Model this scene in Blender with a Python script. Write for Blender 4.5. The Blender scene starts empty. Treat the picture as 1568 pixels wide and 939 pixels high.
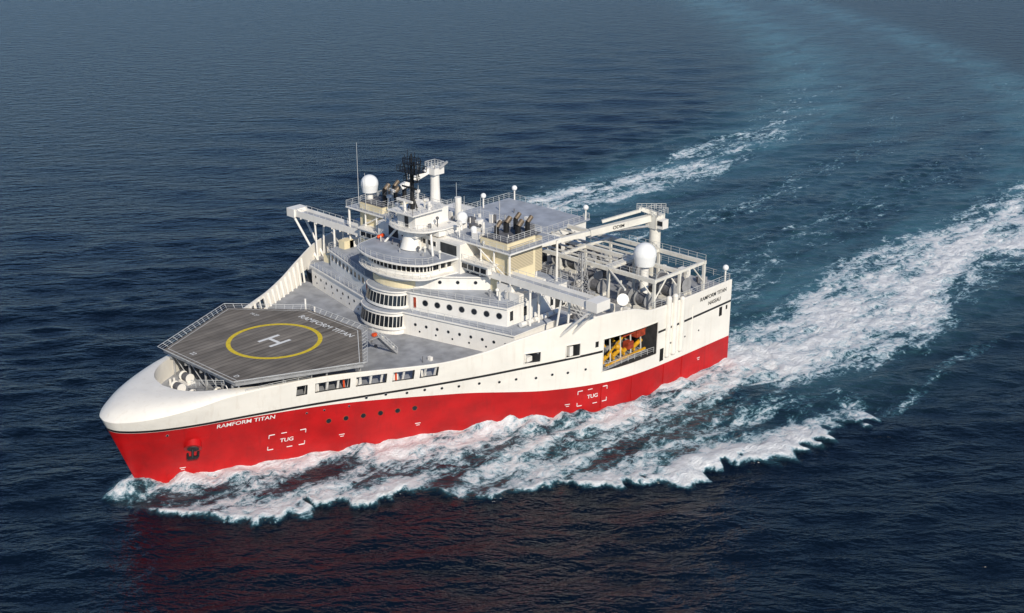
import bpy, math, random, numpy as np, bmesh
from mathutils import Vector, Matrix
random.seed(7)
rng = np.random.default_rng(7)
scene = bpy.context.scene
R = math.radians

# ------------------------------------------------------------------ materials
def nt(name):
    m = bpy.data.materials.new(name); m.use_nodes = True
    t = m.node_tree; b = t.nodes['Principled BSDF']
    return m, t, b

def paint(name, col, rough=0.4, var=0.12, scale=0.6, metal=0.0, streak=0.0, streakcol=(0.25,0.15,0.08), plates=0.0):
    m, t, b = nt(name)
    tc = t.nodes.new('ShaderNodeTexCoord')
    n = t.nodes.new('ShaderNodeTexNoise'); n.inputs['Scale'].default_value = scale; n.inputs['Detail'].default_value = 6
    t.links.new(tc.outputs['Object'], n.inputs['Vector'])
    r = t.nodes.new('ShaderNodeValToRGB')
    d = [max(0, c*(1-var)) for c in col]; l = [min(1, c*(1+var*0.5)) for c in col]
    r.color_ramp.elements[0].color = (*d, 1); r.color_ramp.elements[0].position = 0.35
    r.color_ramp.elements[1].color = (*l, 1); r.color_ramp.elements[1].position = 0.65
    t.links.new(n.outputs['Fac'], r.inputs['Fac'])
    out = r.outputs['Color']
    if streak > 0:
        mp = t.nodes.new('ShaderNodeMapping'); mp.inputs['Scale'].default_value = (1.6, 1.6, 0.12)
        t.links.new(tc.outputs['Object'], mp.inputs['Vector'])
        n2 = t.nodes.new('ShaderNodeTexNoise'); n2.inputs['Scale'].default_value = 1.0; n2.inputs['Detail'].default_value = 5
        t.links.new(mp.outputs['Vector'], n2.inputs['Vector'])
        r2 = t.nodes.new('ShaderNodeMapRange'); r2.inputs['From Min'].default_value = 0.55; r2.inputs['From Max'].default_value = 0.8
        r2.inputs['To Max'].default_value = streak
        t.links.new(n2.outputs['Fac'], r2.inputs['Value'])
        mx = t.nodes.new('ShaderNodeMixRGB'); mx.inputs['Color2'].default_value = (*streakcol, 1)
        t.links.new(r2.outputs['Result'], mx.inputs['Fac']); t.links.new(out, mx.inputs['Color1'])
        out = mx.outputs['Color']
    if plates > 0:
        mp = t.nodes.new('ShaderNodeMapping'); mp.inputs['Scale'].default_value = (0.35, 0.12, 0.55)
        t.links.new(tc.outputs['Object'], mp.inputs['Vector'])
        n3 = t.nodes.new('ShaderNodeTexNoise'); n3.inputs['Scale'].default_value = 1.0; n3.inputs['Detail'].default_value = 2
        t.links.new(mp.outputs['Vector'], n3.inputs['Vector'])
        bu = t.nodes.new('ShaderNodeBump'); bu.inputs['Strength'].default_value = 1.0; bu.inputs['Distance'].default_value = plates
        t.links.new(n3.outputs['Fac'], bu.inputs['Height']); t.links.new(bu.outputs['Normal'], b.inputs['Normal'])
    t.links.new(out, b.inputs['Base Color'])
    b.inputs['Roughness'].default_value = rough; b.inputs['Metallic'].default_value = metal
    return m

M = {}
M['white'] = paint('white_paint', (0.83,0.80,0.74), 0.45, 0.06, 0.4, streak=0.25, streakcol=(0.5,0.42,0.32))
M['hwhite'] = paint('hull_white_paint', (0.82,0.78,0.70), 0.42, 0.05, 0.25, streak=0.22, streakcol=(0.5,0.40,0.28), plates=0.1)
M['red'] = paint('hull_red_paint', (0.46,0.003,0.004), 0.5, 0.2, 0.25, streak=0.4, streakcol=(0.2,0.008,0.008), plates=0.15)
M['black'] = paint('black_paint', (0.012,0.012,0.013), 0.5)
M['deck'] = paint('grey_deck_paint', (0.31,0.32,0.34), 0.7, 0.25, 0.5, streak=0.25, streakcol=(0.2,0.18,0.15))
M['roof'] = paint('blue_grey_deck', (0.36,0.385,0.43), 0.6, 0.2, 0.4)
M['cream'] = paint('cream_paint', (0.80,0.69,0.45), 0.5, 0.08, 0.6)
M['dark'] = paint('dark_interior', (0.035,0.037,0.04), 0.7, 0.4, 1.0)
M['glass'] = paint('dark_window_glass', (0.014,0.018,0.024), 0.1, 0.3, 1.0)
M['yellow'] = paint('yellow_paint', (0.70,0.36,0.015), 0.5, 0.3, 1.5)
M['hyellow'] = paint('helideck_yellow', (0.72,0.53,0.02), 0.6, 0.2, 2.0)
M['mark'] = paint('white_marking', (0.78,0.78,0.75), 0.6, 0.12, 2.0)
M['steel'] = paint('galvanised_steel', (0.42,0.42,0.42), 0.45, 0.2, 1.0, 0.3)
M['bronze'] = paint('exhaust_bronze', (0.22,0.17,0.12), 0.5, 0.3, 2.0, 0.5)
M['rail'] = paint('railing_paint', (0.60,0.60,0.58), 0.5)
M['orange'] = paint('orange_paint', (0.75,0.09,0.02), 0.5)
M['rust'] = paint('red_machinery', (0.35,0.05,0.02), 0.6, 0.4, 1.5)
M['frame'] = paint('frame_paint', (0.74,0.71,0.63), 0.5, 0.1, 0.5, streak=0.3)
M['dome'] = paint('radome_white', (0.84,0.84,0.82), 0.35, 0.03, 0.5)
M['cable'] = paint('cable_reel_grey', (0.13,0.13,0.14), 0.7, 0.4, 2.0)

def plank_mat():
    m, t, b = nt('helideck_planks')
    tc = t.nodes.new('ShaderNodeTexCoord')
    w = t.nodes.new('ShaderNodeTexWave'); w.wave_type = 'BANDS'; w.bands_direction = 'Y'
    w.inputs['Scale'].default_value = 0.30; w.inputs['Distortion'].default_value = 0.0
    t.links.new(tc.outputs['Object'], w.inputs['Vector'])
    mp = t.nodes.new('ShaderNodeMapping'); mp.inputs['Scale'].default_value = (0.10, 1.3, 1)
    t.links.new(tc.outputs['Object'], mp.inputs['Vector'])
    n = t.nodes.new('ShaderNodeTexNoise'); n.inputs['Scale'].default_value = 1.0; n.inputs['Detail'].default_value = 7
    t.links.new(mp.outputs['Vector'], n.inputs['Vector'])
    r = t.nodes.new('ShaderNodeValToRGB')
    r.color_ramp.elements[0].color = (0.135,0.115,0.092,1); r.color_ramp.elements[0].position = 0.3
    r.color_ramp.elements[1].color = (0.26,0.228,0.188,1); r.color_ramp.elements[1].position = 0.7
    t.links.new(n.outputs['Fac'], r.inputs['Fac'])
    r2 = t.nodes.new('ShaderNodeMapRange'); r2.inputs['From Min'].default_value = 0.0; r2.inputs['From Max'].default_value = 0.15
    r2.inputs['To Min'].default_value = 0.55; r2.inputs['To Max'].default_value = 1.0
    t.links.new(w.outputs['Fac'], r2.inputs['Value'])
    n4 = t.nodes.new('ShaderNodeTexNoise'); n4.inputs['Scale'].default_value = 0.35; n4.inputs['Detail'].default_value = 5
    t.links.new(tc.outputs['Object'], n4.inputs['Vector'])
    r4 = t.nodes.new('ShaderNodeMapRange'); r4.inputs['From Min'].default_value = 0.35; r4.inputs['From Max'].default_value = 0.65
    r4.inputs['To Min'].default_value = 0.78; r4.inputs['To Max'].default_value = 1.05
    t.links.new(n4.outputs['Fac'], r4.inputs['Value'])
    mu = t.nodes.new('ShaderNodeMath'); mu.operation = 'MULTIPLY'
    t.links.new(r2.outputs['Result'], mu.inputs[0]); t.links.new(r4.outputs['Result'], mu.inputs[1])
    mx = t.nodes.new('ShaderNodeMixRGB'); mx.blend_type = 'MULTIPLY'; mx.inputs['Fac'].default_value = 1
    t.links.new(r.outputs['Color'], mx.inputs['Color1']); t.links.new(mu.outputs[0], mx.inputs['Color2'])
    t.links.new(mx.outputs['Color'], b.inputs['Base Color'])
    b.inputs['Roughness'].default_value = 0.75
    return m
M['plank'] = plank_mat()

def louvre_mat():
    m, t, b = nt('louvre_panel')
    tc = t.nodes.new('ShaderNodeTexCoord')
    w = t.nodes.new('ShaderNodeTexWave'); w.bands_direction = 'Z'; w.inputs['Scale'].default_value = 1.2
    t.links.new(tc.outputs['Object'], w.inputs['Vector'])
    r = t.nodes.new('ShaderNodeValToRGB')
    r.color_ramp.elements[0].color = (0.3,0.25,0.17,1); r.color_ramp.elements[1].color = (0.72,0.62,0.42,1)
    t.links.new(w.outputs['Fac'], r.inputs['Fac']); t.links.new(r.outputs['Color'], b.inputs['Base Color'])
    return m
M['louvre'] = louvre_mat()

# ------------------------------------------------------------------ builder
ship = bpy.data.objects.new('seismic_survey_ship', None)
scene.collection.objects.link(ship)
PARTS = {}
class Part:
    def __init__(s, name, mat): s.n = name; s.m = mat; s.v = []; s.f = []
    def add(s, vs, fs):
        o = len(s.v); s.v.extend([tuple(v) for v in vs]); s.f.extend([tuple(i+o for i in f) for f in fs])
def P(name, mat):
    if name not in PARTS: PARTS[name] = Part(name, mat)
    return PARTS[name]

def box(p, x0, x1, y0, y1, z0, z1):
    if x0 > x1: x0, x1 = x1, x0
    if y0 > y1: y0, y1 = y1, y0
    v = [(x0,y0,z0),(x1,y0,z0),(x1,y1,z0),(x0,y1,z0),(x0,y0,z1),(x1,y0,z1),(x1,y1,z1),(x0,y1,z1)]
    p.add(v, [(0,3,2,1),(4,5,6,7),(0,1,5,4),(1,2,6,5),(2,3,7,6),(3,0,4,7)])
def prism(p, poly, z0, z1):
    n = len(poly)
    a = sum(poly[i][0]*poly[(i+1)%n][1]-poly[(i+1)%n][0]*poly[i][1] for i in range(n))
    if a < 0: poly = poly[::-1]
    v = [(x,y,z0) for x,y in poly]+[(x,y,z1) for x,y in poly]
    f = [tuple(range(n-1,-1,-1)), tuple(range(n,2*n))]+[(i,(i+1)%n,n+(i+1)%n,n+i) for i in range(n)]
    p.add(v, f)
def frame_of(d):
    d = d.normalized(); up = Vector((0,0,1)) if abs(d.z) < 0.95 else Vector((1,0,0))
    a = d.cross(up).normalized(); b = a.cross(d).normalized(); return a, b
def tube(p, A, B, r, n=6, r2=None, cap=True):
    A = Vector(A); B = Vector(B); a, b = frame_of(B-A); r2 = r if r2 is None else r2
    v = []
    for c, rr in ((A,r),(B,r2)):
        for i in range(n):
            t = 2*math.pi*(i+0.5)/n; v.append(c+a*rr*math.cos(t)+b*rr*math.sin(t))
    f = [(i,n+i,n+(i+1)%n,(i+1)%n) for i in range(n)]
    if cap: f += [tuple(range(n)), tuple(range(2*n-1,n-1,-1))]
    p.add(v, f)
def beam(p, A, B, w, h):
    A = Vector(A); B = Vector(B); a, b = frame_of(B-A)
    v = []
    for c in (A,B):
        for sx, sy in ((-1,-1),(1,-1),(1,1),(-1,1)): v.append(c+a*sx*w/2+b*sy*h/2)
    p.add(v, [(0,1,2,3),(7,6,5,4),(0,4,5,1),(1,5,6,2),(2,6,7,3),(3,7,4,0)])
def sphere(p, c, r, seg=20, rings=12, zs=1.0):
    c = Vector(c); v = [c+Vector((0,0,r*zs))]
    for j in range(1, rings):
        ph = math.pi*j/rings
        for i in range(seg):
            t = 2*math.pi*i/seg
            v.append(c+Vector((r*math.sin(ph)*math.cos(t), r*math.sin(ph)*math.sin(t), r*zs*math.cos(ph))))
    v.append(c-Vector((0,0,r*zs)))
    f = [(0,1+i,1+(i+1)%seg) for i in range(seg)]
    for j in range(rings-2):
        o = 1+j*seg
        f += [(o+i,o+seg+i,o+seg+(i+1)%seg,o+(i+1)%seg) for i in range(seg)]
    o = 1+(rings-2)*seg; L = len(v)-1
    f += [(o+(i+1)%seg,o+i,L) for i in range(seg)]
    p.add(v, f)
def rail(pts, h=1.1, sp=1.6, closed=False, bars=3, r=0.035, name='railings', mat='rail', lean=(0,0)):
    p = P(name, mat)
    pts = [Vector(q) for q in pts]
    if closed: pts = pts+[pts[0]]
    up = Vector((lean[0], lean[1], h))
    for A, B in zip(pts[:-1], pts[1:]):
        L = (B-A).length; n = max(1, int(round(L/sp)))
        for i in range(n):
            q = A.lerp(B, i/n); tube(p, q, q+up, r, 4, cap=False)
        for k in range(1, bars+1):
            tube(p, A+up*(k/bars), B+up*(k/bars), r*(1.0 if k == bars else 0.6), 4, cap=False)
    tube(p, pts[-1], pts[-1]+up, r, 4, cap=False)

def pchip(xs, ys):
    xs = np.array(xs, float); ys = np.array(ys, float)
    h = np.diff(xs); dl = np.diff(ys)/h; m = np.zeros_like(ys)
    for i in range(1, len(xs)-1):
        if dl[i-1]*dl[i] > 0:
            w1 = 2*h[i]+h[i-1]; w2 = h[i]+2*h[i-1]; m[i] = (w1+w2)/(w1/dl[i-1]+w2/dl[i])
    m[0] = dl[0]; m[-1] = dl[-1]
    def f(x):
        x = np.clip(x, xs[0], xs[-1]); i = np.clip(np.searchsorted(xs, x)-1, 0, len(xs)-2)
        t = (x-xs[i])/h[i]
        return (2*t**3-3*t**2+1)*ys[i]+(t**3-2*t**2+t)*h[i]*m[i]+(-2*t**3+3*t**2)*ys[i+1]+(t**3-t**2)*h[i]*m[i+1]
    return f

# ------------------------------------------------------------------ hull form (X aft, Y starboard, Z up)
LS = 99.5
HB0x = pchip([0,2,4,10,20,30,44.6,52,58,65,71,80,99.5],[0,1.0,2.1,5.0,9.6,14.3,21.5,26,29.5,32.7,34.4,35.2,35.5])
HBTx = pchip([-4.3,-4.0,-3.2,-1.2,1.5,6,11,23,40.5,52,60,67,75,85,99.5],[0,1.4,2.7,4.6,6.3,8.2,9.7,13.9,22.8,28.2,31.8,34.0,35.2,35.5,35.5])
ZT = pchip([-4.3,0,6,11,23,40,46,52,60,67,72,77,99.5],[12.0,12.4,13.1,13.7,14.0,13.6,14.2,15.6,17.0,17.3,16.9,15.6,15.2])
ZR = pchip([-4.3,10,26,43,56,75,99.5],[10.2,9.5,8.9,7.5,5.8,5.0,4.6])
ZB0 = pchip([-4.3,10,26,43,63,99.5],[10.4,9.75,9.55,10.0,11.0,11.3])
def ZB(x): return max(ZB0(x), ZR(x)+0.24)
ZD = pchip([0,54,57,99.5],[11.2,11.2,14.0,14.0])
def tX(t): return -4.3+(LS+4.3)*t
def stem(z): return -4.3*min(max(z/12.0,0),1)
def hbf(t, z):
    zt = ZT(tX(t)); w = min(max(z/zt,0),1)**1.15
    return float(HB0x(t*LS)*(1-w)+HBTx(tX(t))*w)
def side(X, z):
    s = stem(z); t = (X-s)/(LS-s); t = min(max(t,0),1)
    return hbf(t, z)

tt = lambda X: (X+4.3)/(LS+4.3)
XI = pchip([0,tt(0),tt(4),tt(8),tt(12),tt(18),1],[5.6,6.2,7.6,9.6,12.8,18,LS])
HI = pchip([0,tt(-2),tt(0),tt(4),tt(8),tt(12),tt(18)],[0,1.6,2.9,5.2,6.9,8.6,11.3])
def inner(t):
    X = tX(t)
    if X < 18:
        w = min(max((X-10)/8,0),1)
        return float(XI(t)), float(HI(t)), 14.3*(1-w)+(float(ZT(X))+0.05)*w
    return X, float(HBTx(X))-0.4-0.35*max(0, (22-X)/4 if X<22 else 0), float(ZT(X))+0.05

N = 170
verts = []; faces = []; fm = []
def station(t):
    X0 = tX(t); zr = float(ZR(X0)); zb = float(ZB(X0)); zt = float(ZT(X0))
    zs = [-2.5, 0, zr*0.35, zr*0.7, zr, zb-0.20, zb+0.20, zb+(zt-zb)*0.4, zb+(zt-zb)*0.7, zt]
    pts = []
    s = stem(-2.5); pts.append((s+t*(LS-s), 0, -2.5))
    for z in zs:
        s = stem(z); pts.append((s+t*(LS-s), hbf(t,z)*(0.93 if z < 0 else 1), z))
    O = Vector(pts[-1]); xi, hi, zi = inner(t); I = Vector((xi, hi, zi))
    C = Vector((O.x*0.8+I.x*0.2, O.y*0.8+I.y*0.2, zi+0.1))
    for s_ in (0.2,0.4,0.6,0.8,1.0):
        q = O*(1-s_)**2+C*2*s_*(1-s_)+I*s_**2; pts.append(tuple(q))
    zd = float(ZD(xi)); hb = min(hi, max(0.0, side(xi, zd)-0.45))
    if t == 0: hb = 0
    pts.append((xi, hb, zd)); pts.append((xi, 0, zd))
    return pts
matrow = [0,0,0,0,0,1,2,1,1,1,1,1,1,1,1,1,3]
for i in range(N+1):
    t = (i/N)**1.35
    for sg in (-1,1):
        pts = station(t)
        verts += [(x, sg*y, z) for x,y,z in pts]
K = len(station(0.5))
for i in range(N):
    for si in (0,1):
        a = (i*2+si)*K; b = ((i+1)*2+si)*K
        for k in range(K-1):
            faces.append((a+k,b+k,b+k+1,a+k+1) if si == 0 else (a+k,a+k+1,b+k+1,b+k))
            fm.append(matrow[k] if k < len(matrow) else 3)
a = (N*2)*K; b = (N*2+1)*K
bm = bmesh.new()
bv = [bm.verts.new(v) for v in verts]
for f, m_ in zip(faces, fm):
    try:
        fa = bm.faces.new([bv[i] for i in f]); fa.material_index = m_
    except Exception: pass
tr = [bv[a+k] for k in range(K)]+[bv[b+k] for k in range(K-2,0,-1)]
fa = bm.faces.new(tr); fa.material_index = 1
bmesh.ops.remove_doubles(bm, verts=bm.verts, dist=0.0005)
bmesh.ops.dissolve_degenerate(bm, edges=bm.edges, dist=0.0002)
bmesh.ops.recalc_face_normals(bm, faces=bm.faces)
me = bpy.data.meshes.new('hull'); bm.to_mesh(me); bm.free()
hull = bpy.data.objects.new('hull', me); scene.collection.objects.link(hull); hull.parent = ship
for k in ('red','hwhite','black','deck','dark'): me.materials.append(M[k])

cm = Part('c','dark')
def cut(X0, X1, z0, z1, dep, out=1.0):
    zc = (z0+z1)/2
    for sg in (-1,1):
        poly = [(X0, sg*(side(X0,z1)+out)),(X1, sg*(side(X1,z1)+out)),(X1, sg*(side(X1,zc)-dep)),(X0, sg*(side(X0,zc)-dep))]
        prism(cm, poly, z0, z1)
cut(20.2,21.8,11.55,13.2,0.9)
for a_, b_ in ((22.9,27.8),(28.6,32.8),(33.6,36.6),(37.4,40.0)): cut(a_, b_, 11.55, 13.15, 1.3)
cut(52.9,55.4,11.25,13.1,2.5)
cut(59.4,61.8,11.2,13.4,2.5)
cut(66.0,78.3,7.3,13.2,9.0)
cut(79.2,80.2,5.6,7.9,2.0)
cut(96.0,96.9,9.2,10.9,1.5)
cut(98.0,98.5,10.0,10.8,1.5)
cut(64.5,65.1,12.0,13.0,0.5)
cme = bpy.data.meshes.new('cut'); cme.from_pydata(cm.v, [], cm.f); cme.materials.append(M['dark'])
co = bpy.data.objects.new('cut', cme); scene.collection.objects.link(co)
bmo = hull.modifiers.new('b','BOOLEAN'); bmo.operation = 'DIFFERENCE'; bmo.object = co; bmo.solver = 'EXACT'
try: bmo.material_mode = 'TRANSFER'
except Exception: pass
bpy.context.view_layer.update()
dg = bpy.context.evaluated_depsgraph_get()
nm = bpy.data.meshes.new_from_object(hull.evaluated_get(dg))
hull.modifiers.clear()
if len(nm.polygons) > 500: hull.data = nm
bpy.data.objects.remove(co)
hull.data.shade_smooth(); hull.data.set_sharp_from_angle(angle=R(28))

fr = P('opening_frames','hwhite')
def oframe(X0, X1, z0, z1, w=0.14):
    for A, B in (((X0,z0),(X1,z0)),((X0,z1),(X1,z1)),((X0,z0),(X0,z1)),((X1,z0),(X1,z1))):
        n = 4
        for i in range(n):
            xa = A[0]+(B[0]-A[0])*i/n; xb = A[0]+(B[0]-A[0])*(i+1)/n
            za = A[1]+(B[1]-A[1])*i/n; zb = A[1]+(B[1]-A[1])*(i+1)/n
            beam(fr, (xa,-side(xa,za)-0.03,za), (xb,-side(xb,zb)-0.03,zb), w, w)
for o in ((52.9,55.4,11.25,13.1),(59.4,61.8,11.2,13.4),(66.0,78.3,7.3,13.2)): oframe(*o)

# ------------------------------------------------------------------ text and markings
def text_geo(body, size):
    cu = bpy.data.curves.new('t','FONT'); cu.body = body; cu.size = size; cu.align_x = 'CENTER'; cu.align_y = 'CENTER'; cu.offset = 0.012*size
    ob = bpy.data.objects.new('t', cu); scene.collection.objects.link(ob); bpy.context.view_layer.update()
    d = bpy.context.evaluated_depsgraph_get()
    me = bpy.data.meshes.new_from_object(ob.evaluated_get(d))
    v = [tuple(q.co) for q in me.vertices]; f = [tuple(q.vertices) for q in me.polygons]
    bpy.data.objects.remove(ob); bpy.data.curves.remove(cu); bpy.data.meshes.remove(me)
    return v, f
def hull_text(body, size, Xc, zc, name, mat, slope=0.0, stretch=1.0):
    v, f = text_geo(body, size)
    P(name, mat).add([(Xc+x*stretch, -(side(Xc+x*stretch, zc+y+slope*x)+0.06), zc+y+slope*x) for x,y,_ in v], f)
hull_text('RAMFORM TITAN', 0.92, 13.3, 8.75, 'bow_name', 'mark', slope=-0.035, stretch=1.15)
hull_text('TUG', 0.95, 19.5, 4.0, 'tug_marks', 'mark')
hull_text('TUG', 0.95, 64.6, 3.3, 'tug_marks', 'mark')
hull_text('RAMFORM TITAN', 1.0, 93.9, 13.9, 'stern_name', 'black')
hull_text('NASSAU', 1.0, 94.3, 12.6, 'stern_name', 'black')
def hline(X0, z0, X1, z1, w, name, mat):
    n = max(1, int(abs(X1-X0)/0.5)+1)
    for i in range(n):
        xa = X0+(X1-X0)*i/n; xb = X0+(X1-X0)*(i+1)/n; za = z0+(z1-z0)*i/n; zb = z0+(z1-z0)*(i+1)/n
        beam(P(name, mat), (xa,-side(xa,za)-0.03,za), (xb,-side(xb,zb)-0.03,zb), 0.08, w) if abs(X1-X0) > 0.01 else \
        beam(P(name, mat), (xa,-side(xa,za)-0.03,za), (xb,-side(xb,zb)-0.03,zb), w, 0.08)
for Xc, zc in ((19.5,4.0),(64.6,3.3)):
    for sx in (-1,1):
        for sz in (-1,1):
            x = Xc+sx*2.6; z = zc+sz*1.35
            hline(x, z, x-sx*0.8, z, 0.12, 'tug_marks', 'mark'); hline(x, z, x, z-sz*0.6, 0.12, 'tug_marks', 'mark')
    hline(Xc-0.9, zc+1.35, Xc-0.1, zc+1.35, 0.1, 'tug_marks', 'mark')
    hline(Xc+0.1, zc-1.35, Xc+0.9, zc-1.35, 0.1, 'tug_marks', 'mark')
for X, z in ((5,2.2),(27,3.2),(38,3.0),(60,2.6),(90,3.0)):
    hline(X, z, X+0.8, z, 0.09, 'tug_marks', 'mark'); hline(X+0.2, z-0.35, X+0.7, z-0.35, 0.08, 'tug_marks', 'mark')
def port_hull(X, z, r, rim=True, mat='glass'):
    for sg in (-1,1):
        e = 0.3; nx = (side(X+e,z)-side(X-e,z))/(2*e)
        n = Vector((-nx, sg*1.0, -0.15)).normalized()
        c = Vector((X, sg*side(X,z), z))
        if rim: tube(P('porthole_rims_red','rust') if z < 7 else P('porthole_rims','steel'), c-n*0.2, c+n*0.05, r*1.22, 14)
        tube(P('portholes',mat), c-n*0.2, c+n*0.09, r, 14)
for i in range(6): port_hull(25.3+i*2.45, 6.1-0.02*i, 0.38)
for x in (30.3,33,36,38.5,41,43.5,46.5,49.5,52,55,57.5,60,63): port_hull(x, 0.5*(ZR(x)+ZB(x))+0.25+0.1*math.sin(x), 0.2)
for x in (22.0,24.5,28): port_hull(x, 8.2, 0.14)
port_hull(2.5, 9.0, 0.16)
for x in (82,86,90): port_hull(x, 8.3, 0.15)
for sg in (-1,1):
    tube(P('anchor_housing','red'), (8.4,sg*2.8,9.4), (6.0,sg*6.0,5.9), 1.0, 24, 1.3)
    tube(P('anchor_pocket','dark'), (6.05,sg*5.94,5.97), (5.96,sg*6.06,5.83), 0.85, 20)
    tube(P('anchor','black'), (6.2,sg*5.7,6.2), (5.7,sg*6.15,4.6), 0.18, 8)
    beam(P('anchor','black'), (5.1,sg*5.8,4.6), (6.5,sg*6.3,4.5), 0.35, 0.4)
    beam(P('anchor','black'), (5.1,sg*5.8,4.6), (5.0,sg*6.1,5.5), 0.25, 0.3)
    beam(P('anchor','black'), (6.5,sg*6.3,4.5), (6.6,sg*6.4,5.4), 0.25, 0.3)
for x in (80.9,82.6,84.6):
    for sg in (-1,1):
        tube(P('stern_side_pipes','hwhite'), (x,sg*(side(x,6)+0.1),6.4), (x,sg*(side(x,14)+0.1),16.6 if x < 84 else 15.6), 0.5, 14)
        sphere(P('stern_side_pipes','hwhite'), (x,sg*(side(x,6)+0.1),6.4), 0.5, 14, 8)
        sphere(P('stern_side_pipes','hwhite'), (x,sg*(side(x,14)+0.1),16.6 if x < 84 else 15.6), 0.5, 14, 8)
tube(P('rubbing_bars','hwhite'), (88,-side(88,2)-0.02,5.3), (88,-side(88,5)-0.02,13.5), 0.12, 8)
for x in (66.2,72.5,80.5,85.6): tube(P('rubbing_bars_red','red'), (x,-side(x,2)-0.02,0.8), (x,-side(x,5)-0.02,4.7), 0.11, 8)
# seismic handling gear in the big opening
for i in range(4):
    x = 67.5+i*2.7
    beam(P('handling_gear','yellow'), (x,-32.6,8.0), (x+0.8,-28.5,10.4), 0.3, 0.4)
    tube(P('handling_gear','yellow'), (x-0.6,-32.6,8.7), (x+2.2,-32.2,9.2), 0.36, 10)
    tube(P('handling_gear_reels','steel'), (x,-30.4,8.6), (x+1.3,-30.4,8.6), 0.9, 14)
    tube(P('handling_gear_dark','cable'), (x-0.5,-29.5,10.9), (x+2.0,-29.5,10.9), 0.7, 12)
    beam(P('handling_gear_frame','frame'), (x+1.5,-32.8,7.5), (x+1.5,-32.5,13.1), 0.16, 0.16)
beam(P('handling_gear','yellow'), (67,-33.4,8.1), (77,-33.8,8.4), 0.28, 0.28)
beam(P('handling_gear','yellow'), (68,-33.0,9.6), (72.5,-32.4,11.2), 0.24, 0.24)
beam(P('handling_gear_red','rust'), (72.5,-32.4,11.4), (77.5,-33.4,12.0), 0.35, 0.35)
box(P('handling_gear_red','rust'), 75.2, 77.4, -33.4, -31.5, 10.6, 12.0)
box(P('handling_gear_red','rust'), 73.2, 74.6, -33.2, -32, 9.0, 10.2)
sphere(P('handling_gear','yellow'), (70.5,-33,10.3), 0.5, 12, 8)
box(P('opening_floor','deck'), 66.1, 78.2, -33.4, -26, 7.32, 7.5)
rail([(66.2,-33.3,7.5),(78.1,-34.8,7.5)], h=1.0, sp=1.5)
box(P('opening_lockers','white'), 60.1, 60.9, -31.6, -30.9, 11.3, 12.9)
box(P('opening_lockers','white'), 53.6, 54.8, -28.3, -27.2, 11.3, 12.1)

# ------------------------------------------------------------------ foredeck & helideck
hz = 15.5
hp = [(12,-9.3),(29.2,-17.3),(38,-6.7),(38,6.7),(29.2,17.3),(12,9.3)]
prism(P('helideck_plate','plank'), hp, hz-0.12, hz)
def grow(poly, d):
    cx = sum(p[0] for p in poly)/len(poly); cy = sum(p[1] for p in poly)/len(poly)
    o = []
    for x, y in poly:
        L = math.hypot(x-cx, y-cy); o.append((x+(x-cx)/L*d, y+(y-cy)/L*d))
    return o
prism(P('helideck_edge','steel'), grow(hp,0.12), hz-0.55, hz-0.125)
gh = grow(hp, 0.95)
net = P('helideck_safety_net','rail')
for i in range(6):
    A = Vector((*hp[i],hz-0.2)); B = Vector((*hp[(i+1)%6],hz-0.2)); C = Vector((*gh[(i+1)%6],hz+0.5)); D = Vector((*gh[i],hz+0.5))
    L = (B-A).length; n = int(L/1.3)
    for k in range(n+1):
        tube(net, A.lerp(B,k/n), D.lerp(C,k/n), 0.04, 4, cap=False)
    for s_ in (0.4,0.7,1.0): tube(net, A.lerp(D,s_), B.lerp(C,s_), 0.045 if s_ == 1 else 0.02, 4, cap=False)
def ring(p, c, r0, r1, z, n=96):
    v = []
    for i in range(n):
        t = 2*math.pi*i/n
        v += [(c[0]+r0*math.cos(t),c[1]+r0*math.sin(t),z),(c[0]+r1*math.cos(t),c[1]+r1*math.sin(t),z)]
    p.add(v, [(2*i,2*i+1,(2*i+3)%(2*n),(2*i+2)%(2*n)) for i in range(n)])
hc = (25.7,-0.3)
ring(P('helideck_circle','hyellow'), hc, 6.75, 7.45, hz+0.006)
def flat(p, x0,x1,y0,y1,z): p.add([(x0,y0,z),(x1,y0,z),(x1,y1,z),(x0,y1,z)],[(0,1,2,3)])
hm = P('helideck_markings','mark')
for y in (-1.75,1.15): flat(hm, hc[0]-2.0, hc[0]+2.0, y+hc[1], y+0.6+hc[1], hz+0.006)
flat(hm, hc[0]-0.3, hc[0]+0.3, -1.15+hc[1], 1.15+hc[1], hz+0.006)
def deck_text(body, size, c, ang, z, name='helideck_markings', mat='mark', st=1.0):
    v, f = text_geo(body, size)
    ca, sa = math.cos(ang), math.sin(ang)
    P(name, mat).add([(c[0]+x*st*ca-y*sa, c[1]+x*st*sa+y*ca, z) for x,y,_ in v], f)
deck_text('RAMFORM TITAN', 1.6, (35.2,-1.2), R(-90), hz+0.006, st=1.05)
deck_text('14.27', 0.9, (30.5,11.5), R(-90), hz+0.006)
deck_text('22', 1.1, (14.0,4.5), R(-90), hz+0.006)
deck_text('D', 1.1, (13.4,-7.5), R(-90), hz+0.006)
for i in range(6):
    A = Vector((*grow(hp,-0.6)[i],hz+0.006)); B = Vector((*grow(hp,-0.6)[(i+1)%6],hz+0.006)); d = (B-A).normalized(); n = Vector((-d.y,d.x,0))*0.045
    hm.add([A-n,B-n,B+n,A+n],[(0,1,2,3)])
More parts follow.
